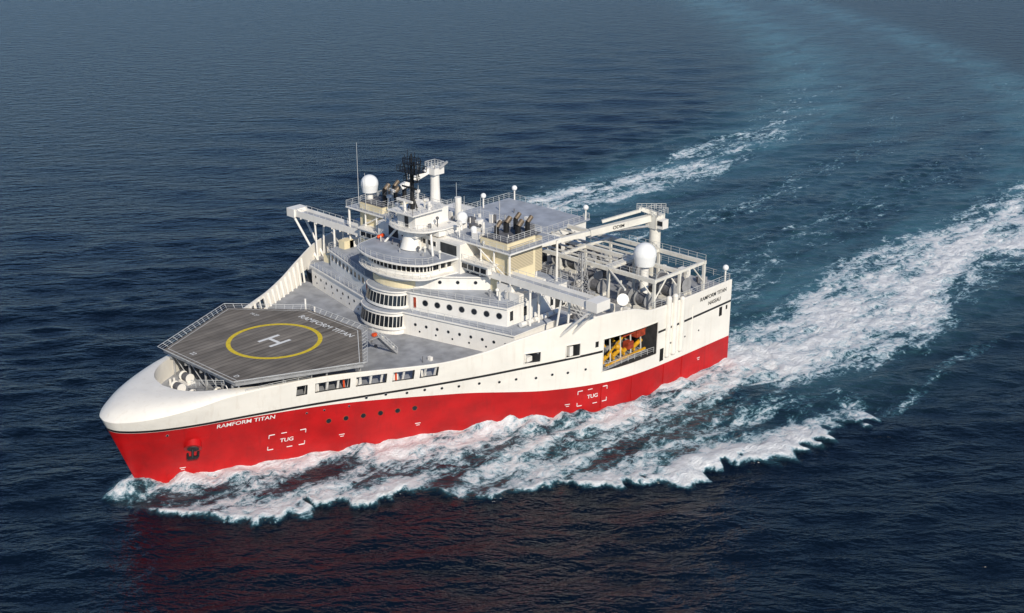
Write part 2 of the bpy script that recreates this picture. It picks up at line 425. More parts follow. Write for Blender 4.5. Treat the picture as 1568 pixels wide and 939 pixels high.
for x in (13,19,25,31,36.5):
    w = 8.0+(x-12)*0.46 if x < 29.5 else 16.5-(x-29.2)*1.15
    for y in (-w,-w*0.5,0,w*0.5,w):
        yy = max(-side(x,11.4)+0.8, min(side(x,11.4)-0.8, y))
        tube(P('helideck_supports','steel'), (x,yy,11.2), (x,y,hz-0.6), 0.17, 8)
    beam(P('helideck_supports','steel'), (x,-w,hz-0.9), (x,w,hz-0.9), 0.3, 0.5)
    for y in (-w,-w*0.5,0,w*0.5): tube(P('helideck_supports','steel'), (x,y,11.4) if abs(y)<7 else (x,y*0.8,11.4), (x,y+w*0.5,hz-0.8), 0.09, 6)
for y in (-8,-4,0,4,8): beam(P('helideck_supports','steel'), (12.1,y,hz-1.1), (37.5,y*0.8,hz-1.1), 0.25, 0.4)
for x, y in ((9.5,2.2),(9.5,-2.4),(12.5,4.5),(12.5,-4.5),(16,-8.5),(20,-10.5)):
    tube(P('mooring_winches','white'), (x,y-0.9,12.1), (x,y+0.9,12.1), 0.55, 12)
    for s_ in (-1,1): tube(P('mooring_winches','white'), (x,y+s_*0.9-0.06,12.1), (x,y+s_*0.9+0.06,12.1), 0.75, 14)
    box(P('mooring_winches','white'), x-0.7, x+0.7, y-1.2, y+1.2, 11.2, 11.5)
    tube(P('mooring_ropes','cable'), (x,y-0.7,12.1), (x,y+0.5,12.1), 0.66, 12)
for x, y in ((8,0.5),(10.5,-5.2),(10.5,5.4),(14,-7.4),(18.5,-9.6),(24,-12.2),(30,-15.2),(35,-18.0),(39,-20)):
    for s_ in (-0.35,0.35):
        tube(P('bollards','white'), (x+s_,y,11.2), (x+s_,y,12.2), 0.18, 10)
for i in range(5):
    x = 24+i*3.6
    tube(P('promenade_pipes_orange','orange') if i%2 else P('promenade_pipes','white'), (x,-side(x,12)+1.2,11.2), (x,-side(x,12)+1.2,12.7), 0.15, 8)
rail([(8.3,y,14.4) for y in (-4.6,-3.4)]+[(11.5,-7.0,14.4)], h=0.9, sp=1.2)
for i in range(26):
    x = 16+i*1.5
    for sg in (-1,1):
        zt = float(ZT(x)); zd = float(ZD(x))
        beam(P('bulwark_ribs','white'), (x, sg*(side(x,zd)-0.75), zd), (x, sg*(float(HBTx(x))-0.5), zt-0.1), 0.12, 0.35)
rail([(x, -(float(HBTx(x))-0.2), float(ZT(x))+0.05) for x in np.linspace(13,22.5,6)], h=0.5, sp=1.5, bars=2)
for sg in (-1,1):
    rail([(x, sg*(float(HBTx(x))-0.2), float(ZT(x))+0.05) for x in np.linspace(76,99,8)], h=1.2, sp=1.5)
rail([(99.2,y,15.2) for y in (-35,-15,-3)], h=1.2)
rail([(99.2,y,15.2) for y in (18,35)], h=1.2)

# ------------------------------------------------------------------ superstructure
def nose(xn, a, b, n=9):
    return [(xn+a*(1-math.cos(math.pi/2*i/n)), b*math.sin(math.pi/2*i/n)) for i in range(n+1)]
def plan(half, xa):
    h = half+[(xa, half[-1][1])]
    return [(x,y) for x,y in h[::-1]]+[(x,-y) for x,y in h[1:]]
def off(half, d):
    return [(x-d, y+d*0.7 if y > 0 else 0) for x,y in half]
def tier(half, xa, z0, z1, lip=0.3, mat='white', name='accommodation'):
    prism(P(name,mat), plan(half,xa), z0, z1-0.2)
    prism(P('deck_edges','white'), plan(off(half,lip), xa+lip), z1-0.2, z1)
    prism(P('deck_surfaces','roof'), plan(off(half,lip-0.15), xa+lip-0.15), z1+0.002, z1+0.03)
BB = 4.6
t1 = nose(46.2,2.6,BB)+[(49.0,5.4),(53.6,25.6)]
t2 = nose(47.4,2.6,BB-0.2)+[(50.0,5.2),(55.4,22.3)]
t3 = nose(48.9,2.6,4.6)+[(52.5,5.6),(53.5,7.5),(60.5,15.5)]
tier(t1, 67, 11.0, 15.2)
tier(t2, 67, 15.2, 18.5)
tier(t3, 70, 18.5, 20.9)
for sg in (-1,1):
    rail([(49.3,sg*6.4,15.2),(53.2,sg*25.3,15.2)], h=1.1)
    rail([(49.9,sg*6.2,18.5),(55.3,sg*22.4,18.5),(67,sg*22.4,18.5)], h=1.1)
def bay(xn, a, b, z0, z1, n=8, rake=0.5, mat='glass', nm_='bay_windows'):
    lo = nose(xn-rake, a, b+rake*0.6, n); hi = nose(xn-0.07, a, b+0.07, n)
    L_ = [(x,-y) for x,y in lo[::-1]]+lo[1:]; H_ = [(x,-y) for x,y in hi[::-1]]+hi[1:]
    w = P('bay_walls','white')
    for i in range(len(L_)-1):
        v = [(*L_[i],z0),(*L_[i+1],z0),(*H_[i+1],z1),(*H_[i],z1)]
        w.add(v, [(0,1,2,3)])
        v = [Vector(q) for q in v]; c = sum(v, Vector())/4
        nrm = (v[1]-v[0]).cross(v[3]-v[0]).normalized()
        if nrm.x > 0: nrm = -nrm
        P(nm_,mat).add([c+(q-c)*0.84+nrm*0.05 for q in v], [(0,1,2,3)])
    poly = [(x,y) for x,y in lo[::-1]]+[(x,-y) for x,y in lo[1:]]
    prism(P('bay_walls','white'), [(xn+3.2,lo[-1][1])]+poly+[(xn+3.2,-lo[-1][1])], z0-0.35, z0-0.003)
bay(46.2,2.6,BB,12.5,14.6); bay(47.4,2.6,BB-0.2,15.9,17.9)
g3 = nose(48.75,2.6,4.75)
prism(P('bay_fascia','cream'), plan(g3,52), 18.75, 19.9)
def wall_windows(P0, P1, z, n, r, name='round_windows', mat='glass', rim=True, s0=0.08, s1=0.92, sg=(-1,1), square=None):
    for g in sg:
        A = Vector((P0[0],g*P0[1],z)); B = Vector((P1[0],g*P1[1],z)); d = (B-A).normalized()
        nrm = Vector((d.y,-d.x,0))
        if nrm.x > 0 or (abs(nrm.x) < 1e-4 and nrm.y*g < 0): nrm = -nrm
        for i in range(n):
            q = A.lerp(B, s0+(s1-s0)*i/max(1,n-1))
            if square:
                w, h = square
                beam(P(name+'_frames','white'), q-d*(w/2+0.08), q+d*(w/2+0.08), 0.10, h+0.16)
                beam(P(name,mat), q-d*w/2+nrm*0.03, q+d*w/2+nrm*0.03, 0.12, h)
            else:
                if rim: tube(P(name+'_rims','steel'), q-nrm*0.05, q+nrm*0.04, r*1.2, 16)
                tube(P(name,mat), q-nrm*0.05, q+nrm*0.07, r, 16)
wall_windows((50.0,5.2),(55.4,22.3), 16.9, 7, 0.48, s0=0.16, sg=(-1,))
wall_windows((50.0,5.2),(55.4,22.3), 17.2, 9, 0.3, name='front_windows', square=(0.75,0.95), s0=0.14, sg=(1,))
wall_windows((49.0,5.4),(53.6,25.6), 13.3, 9, 0.24, s0=0.08, s1=0.92)
wall_windows((49.0,5.4),(53.6,25.6), 12.2, 6, 0.16, name='low_portholes', s0=0.12, s1=0.9)
wall_windows((53.5,7.5),(60.5,15.5), 19.8, 4, 0.28)
wall_windows((55.4,22.3),(67,22.3), 16.9, 4, 0.35, name='side_windows', square=(0.7,1.6))
wall_windows((50.0,5.2),(55.4,22.3), 16.7, 1, 0.3, name='doors', mat='rust', s0=0.05, s1=0.06, square=(0.5,1.9))
# bridge
vis = nose(47.7,4.2,8.6)
prism(P('bridge_visor','white'), plan(vis+[(57,9.3)],60), 20.92, 21.15)
rail([(x,y,21.15) for x,y in [(q[0]+.1,-q[1]) for q in nose(47.7,4.2,8.5,7)[::-1]]+nose(47.8,4.2,8.5,7)[1:]], h=1.0, sp=1.3, bars=2)
br = nose(48.9,4.0,7.6,12)
prism(P('bridge_wall','white'), plan(br+[(57,8)],60), 21.15, 21.9)
brg = nose(49.1,4.0,7.4,12)
prism(P('bridge_glass','glass'), plan(brg+[(57,7.8)],60), 21.9, 22.9)
prism(P('bridge_wall','white'), plan(br+[(57,8)],60), 22.9, 23.4)
pp = [(x,-y) for x,y in br[::-1]]+br[1:]
for x, y in pp: tube(P('bridge_mullions','white'), (x+0.06,y,21.8), (x+0.06,y,23.0), 0.1, 6)
for x in (54.3,55.8,57.3):
    for sg in (-1,1): box(P('bridge_mullions','white'), x-0.1, x+0.1, sg*7.7, sg*8.05, 21.8, 23.0)
rf = nose(47.4,4.6,8.8)
prism(P('bridge_roof','white'), plan(rf+[(57,9.6)],60), 23.4, 23.65)
prism(P('bridge_roof_deck','roof'), plan([(x+0.25,max(0,y-0.2)) for x,y in rf]+[(57,9.3)],60), 23.652, 23.68)
rail([(x,y,23.65) for x,y in [(q[0]+.15,-q[1]) for q in nose(47.4,4.6,8.6,8)[::-1]]+nose(47.55,4.6,8.6,8)[1:]], h=1.1, sp=1.3)
# wings
for sg, tip in ((-1,38.6),(1,37.6)):
    wg = P('bridge_wings','white')
    xa, xb = 58.2, 60.7
    box(wg, xa, xb, sg*8.1, sg*tip, 21.35, 21.95)
    box(wg, xa, xa+0.15, sg*8.1, sg*tip, 21.95, 22.55)
    box(wg, xb-0.15, xb, sg*8.1, sg*tip, 21.95, 22.55)
    box(wg, xa-0.35, xb+0.35, sg*(tip-2.0), sg*(tip+0.2), 21.15, 22.75)
    box(P('wing_walkways','roof'), xa+0.15, xb-0.15, sg*9, sg*(tip-2.1), 21.95, 21.98)
    rail([(xa+0.07,sg*18,22.55),(xa+0.07,sg*(tip-2.2),22.55)], h=0.5, sp=1.8, bars=1)
    rail([(xb-0.07,sg*18,22.55),(xb-0.07,sg*(tip-2.2),22.55)], h=0.5, sp=1.8, bars=1)
    for k in range(12):
        y = 11+k*2.3
        box(P('wing_brackets','white'), xa-0.1, xb+0.1, sg*y, sg*(y+0.15), 21.1, 21.36)
    box(wg, 57.4, 60.72, sg*8.1, sg*16, 21.98, 23.3)
    for i in range(5):
        y = 8.6+i*1.45
        box(P('bridge_glass','glass'), 57.33, 57.5, sg*y, sg*(y+1.2), 22.1, 22.9)
    box(wg, 57.1, 61.0, sg*8.1, sg*16.3, 23.32, 23.5)
    for x in (58.4,60.5):
        tube(P('wing_supports','white'), (x,sg*(side(x,14)-1.3),float(ZD(x))), (x,sg*(tip-1.2),21.2), 0.22, 10)
        tube(P('wing_supports','white'), (x,sg*(side(x,14)-1.3),float(ZD(x))), (x,sg*(tip-7.5),21.3), 0.18, 10)
        tube(P('wing_supports','white'), (x,sg*24.5,15.1), (x,sg*24.5,21.3), 0.2, 10)
    box(P('wing_screens','white'), 58.3, 60.6, sg*20, sg*22.2, 18.5, 19.9)
# house over bridge and top deck
box(P('upper_house','white'), 57.0, 69, -10.0, 10.5, 20.9, 26.0)
box(P('upper_house','white'), 61.2, 68, -16.5, 17, 20.9, 23.6)
box(P('upper_recess','dark'), 56.93, 57.02, -9.2, -5.4, 23.9, 25.6)
box(P('upper_recess','dark'), 56.93, 57.02, 5.2, 7.6, 23.9, 25.8)
wall_windows((57.0,0.5),(57.0,10.4), 24.9, 3, 0.3, name='upper_windows', square=(0.6,0.8), s0=0.1, s1=0.35)
box(P('top_deck','white'), 58.5, 71, -20.0, 21.0, 26.0, 26.22)
box(P('top_deck_surface','roof'), 58.65, 70.85, -19.85, 20.85, 26.222, 26.25)
rail([(58.6,-19.9,26.25),(58.6,20.9,26.25),(70.9,20.9,26.25),(70.9,-19.9,26.25)], h=1.1, closed=True, sp=1.5)
for y in (-19.5,20.5):
    for x in (58.9,70.5): tube(P('top_deck_posts','white'), (x,y,18.5), (x,y,26), 0.2, 8)
for y in (-16,-13,13,16): tube(P('top_deck_posts','white'), (58.9,y,22), (58.9,y,26), 0.15, 8)
tube(P('top_deck_posts','white'), (58.9,-19.5,21.5), (58.9,-12,25.9), 0.12, 8)
tube(P('top_deck_posts','white'), (58.9,20.5,21.5), (58.9,12,25.9), 0.12, 8)
rail([(57.2,-19.8,23.5),(57.2,-10.2,23.5)], h=1.0)
prism(P('mast_platform','white'), plan(nose(52.6,3.2,5.0)+[(58,5.5)],62), 27.4, 27.62)
rail([(x,y,27.65) for x,y in [(q[0],-q[1]) for q in nose(52.7,3.2,4.9,6)[::-1]]+nose(52.7,3.2,4.9,6)[1:]]+[(60,4.9,27.65)], h=1.1, sp=1.2)
box(P('mast_house','white'), 54.3, 62, -2.2, 2.2, 26.0, 30.2)
box(P('mast_house','white'), 57.0, 62, -5, 5, 26.27, 27.4)
box(P('mast_house_door','dark'), 54.24, 54.31, -0.5, 0.4, 27.65, 29.5)
tube(P('mast_cone','white'), (55.2,0,23.66), (55.6,0,27.4), 1.9, 24, 1.15)
tube(P('mast_struts','white'), (54.6,-6,23.66), (56.6,-3.4,27.4), 0.2, 8)
tube(P('mast_struts','white'), (54.6,6,23.66), (56.6,3.4,27.4), 0.2, 8)
box(P('mast_house','white'), 52.9, 60, -3.2, 3.2, 30.2, 30.4)
rail([(53,-3.1,30.4),(53,3.1,30.4),(59.9,3.1,30.4),(59.9,-3.1,30.4)], h=1.1, closed=True, sp=1.2)
bk = P('radar_mast','black')
tube(bk, (55.8,0,30.4), (55.8,0,36.4), 0.42, 12, 0.32)
for dx, dy in ((1.1,0),(-1.1,0),(0,1.1),(0,-1.1)): tube(bk, (55.8+dx,dy,30.4), (55.8,0,33.2), 0.1, 6)
for z, w in ((35.2,1.2),(36.9,2.2),(38.2,1.3)):
    box(bk, 55.8-w*0.6, 55.8+w*0.6, -w, w, z, z+0.1)
    rail([(55.8-w*0.6,-w,z+0.1),(55.8-w*0.6,w,z+0.1),(55.8+w*0.6,w,z+0.1),(55.8+w*0.6,-w,z+0.1)], h=0.9, closed=True, sp=0.8, r=0.05, bars=2, name='radar_mast', mat='black')
for dx, dy in ((-.4,-.8),(-.4,.8),(.5,-.8),(.5,.8)): tube(bk, (55.8+dx,dy,35.2), (55.8+dx*1.8,dy*1.7,38.9), 0.08, 6)
tube(bk, (55.8,0,36.4), (55.8,0,40.0), 0.14, 8)
for y, h in ((-1.7,39.9),(1.7,39.6),(-0.8,40.4),(0.9,40.6)): tube(bk, (55.8,y,36.9), (55.8,y,h), 0.05, 6)
beam(P('radar_scanner','white'), (53.8,-2.2,32.4), (53.8,1.6,32.4), 0.3, 0.35); tube(P('radar_scanner','white'), (53.8,-0.3,30.4), (53.8,-0.3,32.3), 0.25, 8)
beam(P('radar_scanner_black','black'), (55.2,-1.8,34.3), (55.2,1.8,34.3), 0.2, 0.25)
for x, y, z0, z1 in ((60,19,26.2,38.0),(59.5,16.5,26.2,33),(60,11,26.2,32),(66,-6,26.2,31.5),(67,-9.5,26.2,32),(66,-2,26.2,31),(70,14,26.2,33.5),(63,8.5,26.2,34),(70,4,26.2,31.5),(60.5,-15,26.2,30.0),(71,18,26.2,31)):
    tube(P('whip_antennas','rail'), (x,y,z0), (x,y,z1), 0.06, 5, 0.03)
for x, y in ((59.5,8),(60,5.5),(62,13),(65,6.5),(68,12),(69,-14),(59.4,-7.5)):
    tube(P('light_posts','white'), (x,y,26.2), (x,y,28.6), 0.12, 8); box(P('light_posts','white'), x-0.3, x+0.3, y-0.35, y+0.35, 28.6, 29.1)
for sg in (-1,1):
    box(P('funnel_casings','cream'), 59.6, 66.4, sg*12.2, sg*18.3, 18.5, 27.3)
    box(P('funnel_louvres','louvre'), 60.2, 65.8, sg*18.3, sg*18.38, 22.5, 26.8)
    box(P('funnel_louvres','louvre'), 66.4, 68.2, sg*12.4, sg*18.2, 20.9, 26.8)
    box(P('funnel_tops','cable'), 59.8, 68.0, sg*12.4, sg*18.1, 27.3, 27.45)
    rail([(59.7,sg*12.3,27.45),(59.7,sg*18.2,27.45),(68,sg*18.2,27.45),(68,sg*12.3,27.45)], h=1.0, closed=True, sp=1.4, r=0.04)
    for i in range(3):
        for j in range(2):
            if i == 0 and j == 1: continue
            x = 61.8+i*2.3; y = sg*(13.8+j*2.7); r_ = 0.40 if i != 1 else 0.48
            tube(P('exhaust_pipes','black'), (x,y,27.4), (x,y,28.9+0.2*i), r_, 12)
            tube(P('exhaust_tips','bronze'), (x,y,28.8+0.2*i), (x+1.0,y,29.6+0.2*i), r_*0.95, 12)
            tube(P('exhaust_openings','black'), (x+0.97,y,29.57+0.2*i), (x+1.04,y,29.63+0.2*i), r_*0.8, 12)
def radome(x, y, zb, zc, r, pr=0.5):
    tube(P('radome_pedestals','white'), (x,y,zb), (x,y,zc-r*0.6), pr, 14, pr*0.9)
    tube(P('radomes','dome'), (x,y,zc-r*0.95), (x,y,zc-0.1), r*0.86, 24, r)
    sphere(P('radomes','dome'), (x,y,zc), r, 24, 14)
radome(62,18.2,26.2,30.3,1.6,0.6)
radome(63,-4.5,26.2,28.4,0.95,0.2)
radome(83,-28.5,14,22.4,2.0,0.8)
radome(60.8,-9.5,26.2,27.8,0.55,0.15)
for x, y in ((98.6,-34.6),(98.4,16.5),(97.5,-3),(90,17)):
    zb = 15 if abs(y) > 20 else 20
    tube(P('stern_posts','white'), (x,y,zb), (x,y,zb+2.2), 0.15, 8); sphere(P('stern_posts_domes','dome'), (x,y,zb+2.5), 0.55, 14, 8)
# provision crane
tube(P('provision_crane','white'), (70,9.5,26.2), (70,9.5,32.2), 0.95, 16, 0.8)
box(P('provision_crane','white'), 68.8, 71.2, 8.3, 10.7, 32.2, 33.4)
beam(P('provision_crane','white'), (70,9.5,33.4), (64.5,12.5,30.2), 0.8, 0.9)
beam(P('provision_crane_head','steel'), (70,8.2,33.4), (71.0,7.2,34.6), 0.4, 0.4)
rail([(68.8,8.3,33.4),(68.8,10.7,33.4),(71.2,10.7,33.4),(71.2,8.3,33.4)], h=1.0, closed=True, sp=0.8, r=0.045)
tube(P('provision_crane','white'), (64,14,26.2), (64,14,29.5), 0.5, 10); tube(P('provision_crane','white'), (66,-0.5,26.2), (66,-0.5,30.5), 0.6, 12)
def capsule(p, A, B, r):
    tube(p, A, B, r, 14); sphere(p, A, r, 14, 8); sphere(p, B, r, 14, 8)
capsule(P('rescue_boat','orange'), (54.6,7.6,24.2), (55.8,7.8,24.2), 0.32)
for x, y in ((57,20),(58,24),(56.2,23.6)): box(P('deck_lockers','cream'), x, x+2.2, y, y+1.6, 18.5 if y < 21 else 15.2, 20 if y < 21 else 16.8)
box(P('deck_lockers_white','white'), 58.5, 61.5, -20.3, -17.0, 18.5, 20.9)
box(P('deck_lockers_white','white'), 61.5, 66.5, -20.6, -18.6, 18.5, 20.2)
for i in range(6): tube(P('liferafts','white'), (56.5+i*1.6,-24.2,15.75), (57.6+i*1.6,-24.2,15.75), 0.42, 12)

# ------------------------------------------------------------------ aft structures
box(P('aft_house','white'), 67, 77, -9, 29, 14, 20.0)
box(P('aft_house_roof','roof'), 67.05, 77.2, -9.2, 29.2, 20.0, 20.2)
box(P('aft_house','white'), 77.3, 98, -2.7, 17.7, 14, 19.8)
box(P('aft_house_roof','roof'), 77.25, 98.6, -3.2, 18.2, 19.8, 20.1)
rail([(77.3,-3.1,20.1),(98.5,-3.1,20.1),(98.5,18.1,20.1),(77.3,18.1,20.1)], h=1.1, sp=1.5)
box(P('aft_house','white'), 77, 97, 18, 32, 14, 16.8)
box(P('aft_house','white'), 67.2, 72, -20.5, -9.2, 14, 18.4)
box(P('aft_house_roof','roof'), 67.1, 72.2, -20.7, -9.3, 18.4, 18.55)
rail([(72.1,-9.4,18.55),(72.1,-20.6,18.55),(67.2,-20.6,18.55)], h=1.1)
box(P('aft_details','dark'), 67.3, 71.6, -20.56, -20.49, 14.3, 17.2)
for x in (80,84,88,92): box(P('aft_details','dark'), x, x+2.8, -2.77, -2.69, 14.3, 18.3)
g = P('gantry_frames','frame')
for x in (78.2,85.2,92.3):
    beam(g, (x,-34.6,20), (x,-3,20), 0.55, 0.65)
    for y in (-34.3,-24.5,-13.5): beam(g, (x,y,14), (x,y,19.7), 0.42, 0.42)
for y in (-34.3,-24.5,-13.5): beam(g, (78.5,y,20.02), (92.0,y,20.02), 0.42, 0.5)
for x in (80.5,83,87.5,90): beam(g, (x,-24.2,19.9), (x,-3.2,19.9), 0.22, 0.3)
beam(g, (74,-31.5,19.0), (78.2,-24.5,20), 0.3, 0.3)
for x in (78.2,85.2): tube(g, (x,-34.3,17), (x,-31.3,19.7), 0.13, 6)
tube(g, (78.2,-34.3,16.5), (81.5,-34.3,19.8), 0.13, 6); tube(g, (92.3,-34.3,16.5), (89,-34.3,19.8), 0.13, 6)
rail([(78.2,-34.6,20.4),(78.2,-14,20.4)], h=1.0, sp=1.8, bars=2)
rail([(92.3,-34.6,20.4),(92.3,-14,20.4)], h=1.0, sp=1.8, bars=2)
rail([(78.2,-24.7,20.4),(92.3,-24.7,20.4)], h=1.0, sp=1.8, bars=2)
box(P('gantry_walkway','frame'), 78.5, 92, -24.2, -23.0, 20.05, 20.15)
tube(P('deck_crane','frame'), (93.6,-22.5,14), (93.6,-22.5,23.6), 1.15, 20, 1.0)
box(P('deck_crane_body','frame'), 92.4, 94.9, -23.6, -21.2, 23.6, 26.0)
box(P('deck_crane_cab','white'), 92.6, 94.2, -24.9, -23.65, 23.8, 25.4)
box(P('deck_crane_glass','glass'), 92.5, 92.62, -24.8, -23.75, 24.4, 25.2)
cb = P('deck_crane_boom','frame')
bA = Vector((92.6,-22,25.4)); bB = Vector((75.5,-11.2,22.0)); bM = bA.lerp(bB,0.55)
beam(cb, bA, bM, 1.1, 1.15); beam(cb, bM, bB, 0.8, 0.8)
beam(cb, (91.0,-21.0,26.9), (85,-17.2,25.4), 0.5, 0.5)
tube(P('deck_crane_ram','steel'), (92.4,-21.9,23.9), (86.5,-18.2,23.6), 0.22, 8)
beam(cb, (93.6,-22.5,26.0), (90.8,-20.8,27.4), 0.7, 0.7)
tube(P('deck_crane_hook','black'), (75.6,-11.3,21.6), (75.6,-11.3,20.4), 0.2, 8)
rail([(92.2,-24,26.0),(92.2,-21,26.0),(95.2,-21,26.0),(95.2,-24,26.0)], h=1.1, closed=True, sp=0.9, r=0.045)
rail([(94.5,-24,27.0),(90.0,-21,27.4)], h=1.0, sp=0.9, r=0.045)
v, f = text_geo('ODIM', 0.85)
d = Vector((-17.1,10.8,-3.4)).normalized()
c0 = Vector((87.5,-18.8,24.4)); nrm = Vector((-0.534,-0.845,0))
P('crane_lettering','black').add([c0 - d*x + Vector((0,0,y)) + nrm*0.6 for x,y,_ in v], f)
lt = P('lattice_tower','steel')
for z in range(5):
    w0 = 1.1-0.18*z; w1 = 1.1-0.18*(z+1); z0 = 14+1.5*z+2; z1 = z0+1.5
    cs = ((-1,-1),(1,-1),(1,1),(-1,1))
    for i in range(4):
        a_ = cs[i]; b_ = cs[(i+1)%4]; X, Y = 73.5,-22.5
        tube(lt, (X+a_[0]*w0,Y+a_[1]*w0,z0), (X+a_[0]*w1,Y+a_[1]*w1,z1), 0.08, 5)
        tube(lt, (X+a_[0]*w0,Y+a_[1]*w0,z0), (X+b_[0]*w1,Y+b_[1]*w1,z1), 0.05, 5)
        tube(lt, (X+a_[0]*w1,Y+a_[1]*w1,z1), (X+b_[0]*w1,Y+b_[1]*w1,z1), 0.05, 5)
box(P('lattice_base','white'), 72.3, 74.7, -23.7, -21.3, 14, 16)
tube(P('dish_post','white'), (72.5,-32,14), (72.5,-32,17.6), 0.22, 8)
tube(P('satellite_dish','white'), (72.4,-32.1,17.9), (71.7,-32.9,18.25), 0.3, 20, 1.0)
for r_, x in enumerate((79.8,83.2,86.8,90.5,94.0)):
    for y in (-31,-27.5,-20.8,-17.0,-9.5,-6.2):
        if random.random() < 0.15: continue
        if abs(x-83.2) < 1 and y < -27: continue
        tube(P('streamer_reels','cable'), (x,y-1.0,15.7), (x,y+1.0,15.7), 1.0, 18)
        for s_ in (-1,1): tube(P('streamer_reel_flanges','steel'), (x,y+s_*1.1-0.05,15.7), (x,y+s_*1.1+0.05,15.7), 1.35, 20)
        box(P('streamer_reel_bases','frame'), x-1.2, x+1.2, y-1.3, y+1.3, 14, 14.5)
cl = [P('deck_fittings','white'), P('deck_fittings_grey','steel'), P('deck_fittings_frames','frame'), P('deck_fittings_dark','cable')]
def clutter(x0, x1, y0_, y1, z, n, smax=1.4):
    for _ in range(n):
        x = random.uniform(x0,x1); y = random.uniform(y0_,y1); s_ = random.uniform(0.25,smax); h = random.uniform(0.4,1.5)
        p = random.choice(cl); k = random.random()
        if k < 0.45: box(p, x, x+s_, y, y+s_*random.uniform(0.5,1.5), z, z+h)
        elif k < 0.75: tube(p, (x,y,z), (x,y,z+h*1.3), s_*0.25, 10)
        else:
            tube(p, (x,y,z), (x,y,z+h), 0.12, 8); sphere(p, (x,y,z+h), 0.3, 10, 6)
clutter(68,76,-8,28,20.2,30); clutter(73,77,-31,-10,14,30); clutter(60,71,-30,-25,14,12,0.9)
clutter(59,70,-18,18,26.27,60,1.3); clutter(78,98,-34,-4,14,70); clutter(57,66,-21,-16,18.5,12); clutter(57,66,16,21,18.5,12)
clutter(52,56,-8,8,23.66,10,0.6); clutter(79,97,0,17,20.1,4,0.5); clutter(54,60,-2.8,2.8,30.4,7,0.7); clutter(95,98.5,-34,-4,14,20)
clutter(41,45,-17,17,11.2,12,0.6); clutter(53,59,-4.8,4.8,27.65,8,0.6); clutter(61.5,68,-16,17,23.6,14,0.8)
for i in range(22):
    x = random.uniform(67,77); y = random.uniform(-32,-5)
    tube(P('deck_pipes','rail'), (x,y,14.4), (x+random.choice((0,5)),y+random.choice((4,7)),14.4), 0.12, 6)
st = P('helideck_stairs','steel')
for i in range(12):
    x = 38.3+i*0.32; z = hz-0.15-i*0.35
    box(st, x, x+0.3, -10.5, -9.2, z-0.06, z)
for y in (-10.5,-9.2):
    beam(st, (38.2,y,hz), (42.2,y,11.3), 0.08, 0.3); rail([(38.2,y,hz),(42.2,y,11.3)], h=1.0, sp=1.0, bars=2)
box(P('helideck_stair_landing','steel'), 36.4, 38.3, -10.6, -8.0, hz-0.3, hz-0.15)
box(P('fire_monitor','orange'), 37.4, 38.1, -10.4, -9.9, hz, hz+0.45)
tube(P('foam_posts','white'), (38.4,8.0,11.2), (38.4,8.0,17.0), 0.15, 8)

for nme, p in PARTS.items():
    if not p.v: continue
    me = bpy.data.meshes.new(nme); me.from_pydata(p.v, [], p.f); me.materials.append(M[p.m]); me.update()
    o = bpy.data.objects.new(nme, me); scene.collection.objects.link(o); o.parent = ship
    if nme in ('radomes','mast_cone','stern_side_pipes','anchor_housing','stern_posts_domes','deck_crane','exhaust_tips','rescue_boat','streamer_reels','radome_pedestals'):
        me.shade_smooth(); me.set_sharp_from_angle(angle=R(40))

# ------------------------------------------------------------------ sea
def lines(lo, hi, st, far, gr=1.045):
    c = list(np.arange(lo, hi, st)); s = st; x = c[-1]
    while x < far: s *= gr; x += s; c.append(x)
    s = st; x = c[0]; pre = []
    while x > -far: s *= gr; x -= s; pre.append(x)
    return np.array(pre[::-1]+c)
gx = lines(-30, 250, 0.65, 9000); gy = lines(-85, 75, 0.65, 9000)
nx, ny = len(gx), len(gy)
X, Y = np.meshgrid(gx, gy, indexing='ij')
sx = np.gradient(gx)[:,None]; sy = np.gradient(gy)[None,:]; sp = np.maximum(sx, sy)*np.ones_like(X)
Z = np.zeros_like(X)
base = math.atan2(0.6858,0.7278)
for i in range(80):
    wl = min(3.6*(1.042**i), 22) if i < 50 else rng.uniform(3.5,8)
    th = base+rng.normal(0,0.42)+0.15; k = 2*math.pi/wl
    amp = 0.0050*wl**0.75*rng.uniform(0.5,1.2)
    fade = np.clip(1.6-sp/(wl*0.25), 0, 1)
    Z += amp*fade*np.sin(k*(math.cos(th)*X+math.sin(th)*Y)+rng.uniform(0,6.28))
def sn(x, y, seed, s):
    r = np.random.default_rng(seed); o = np.zeros_like(x)
    for j in range(14):
        a = r.uniform(0,6.28); k = r.uniform(0.6,1.6)/s*2*math.pi
        o += np.sin(k*(math.cos(a)*x+math.sin(a)*y)+r.uniform(0,6.28))
    return o/3.7
p = -Y
hbw = np.where((X > 0) & (X < LS), HB0x(np.clip(X,0,LS)), 0.0)
outer = np.interp(X, [-7,-4.5,-2,4,13,20,27,42.5,55,78,94,110], [0,6.5,12,19.5,26.5,27.5,34,48,58,65,66,67])
outer = outer+2.2*sn(X*0.8, Y*0.4, 3, 9)*np.clip((X+5)/12,0,1)+1.2*sn(X, Y, 4, 4)*np.clip((X+5)/12,0,1)
q = (p-hbw)/np.maximum(outer-hbw, 0.5)
sm = lambda e0,e1,v: (lambda t: t*t*(3-2*t))(np.clip((v-e0)/(e1-e0),0,1))
inside = sm(-0.35,-0.05,q)*(1-sm(0.96,1.03,q))*sm(-7,-3,X)
prof = 0.50+0.55*np.exp(-((1-q)/0.34)**2)+0.52*np.exp(-(q/0.25)**2)+0.20*sn(X*0.3,Y,31,9)
fx = 1-sm(80,108,X)*0.45
f_bow = inside*np.clip(prof,0,1.12)*fx*(1-sm(95,107,X))
f_bow *= 1-0.38*sm(62,88,X)*sm(0.25,0.45,q)*(1-sm(0.7,0.85,q))
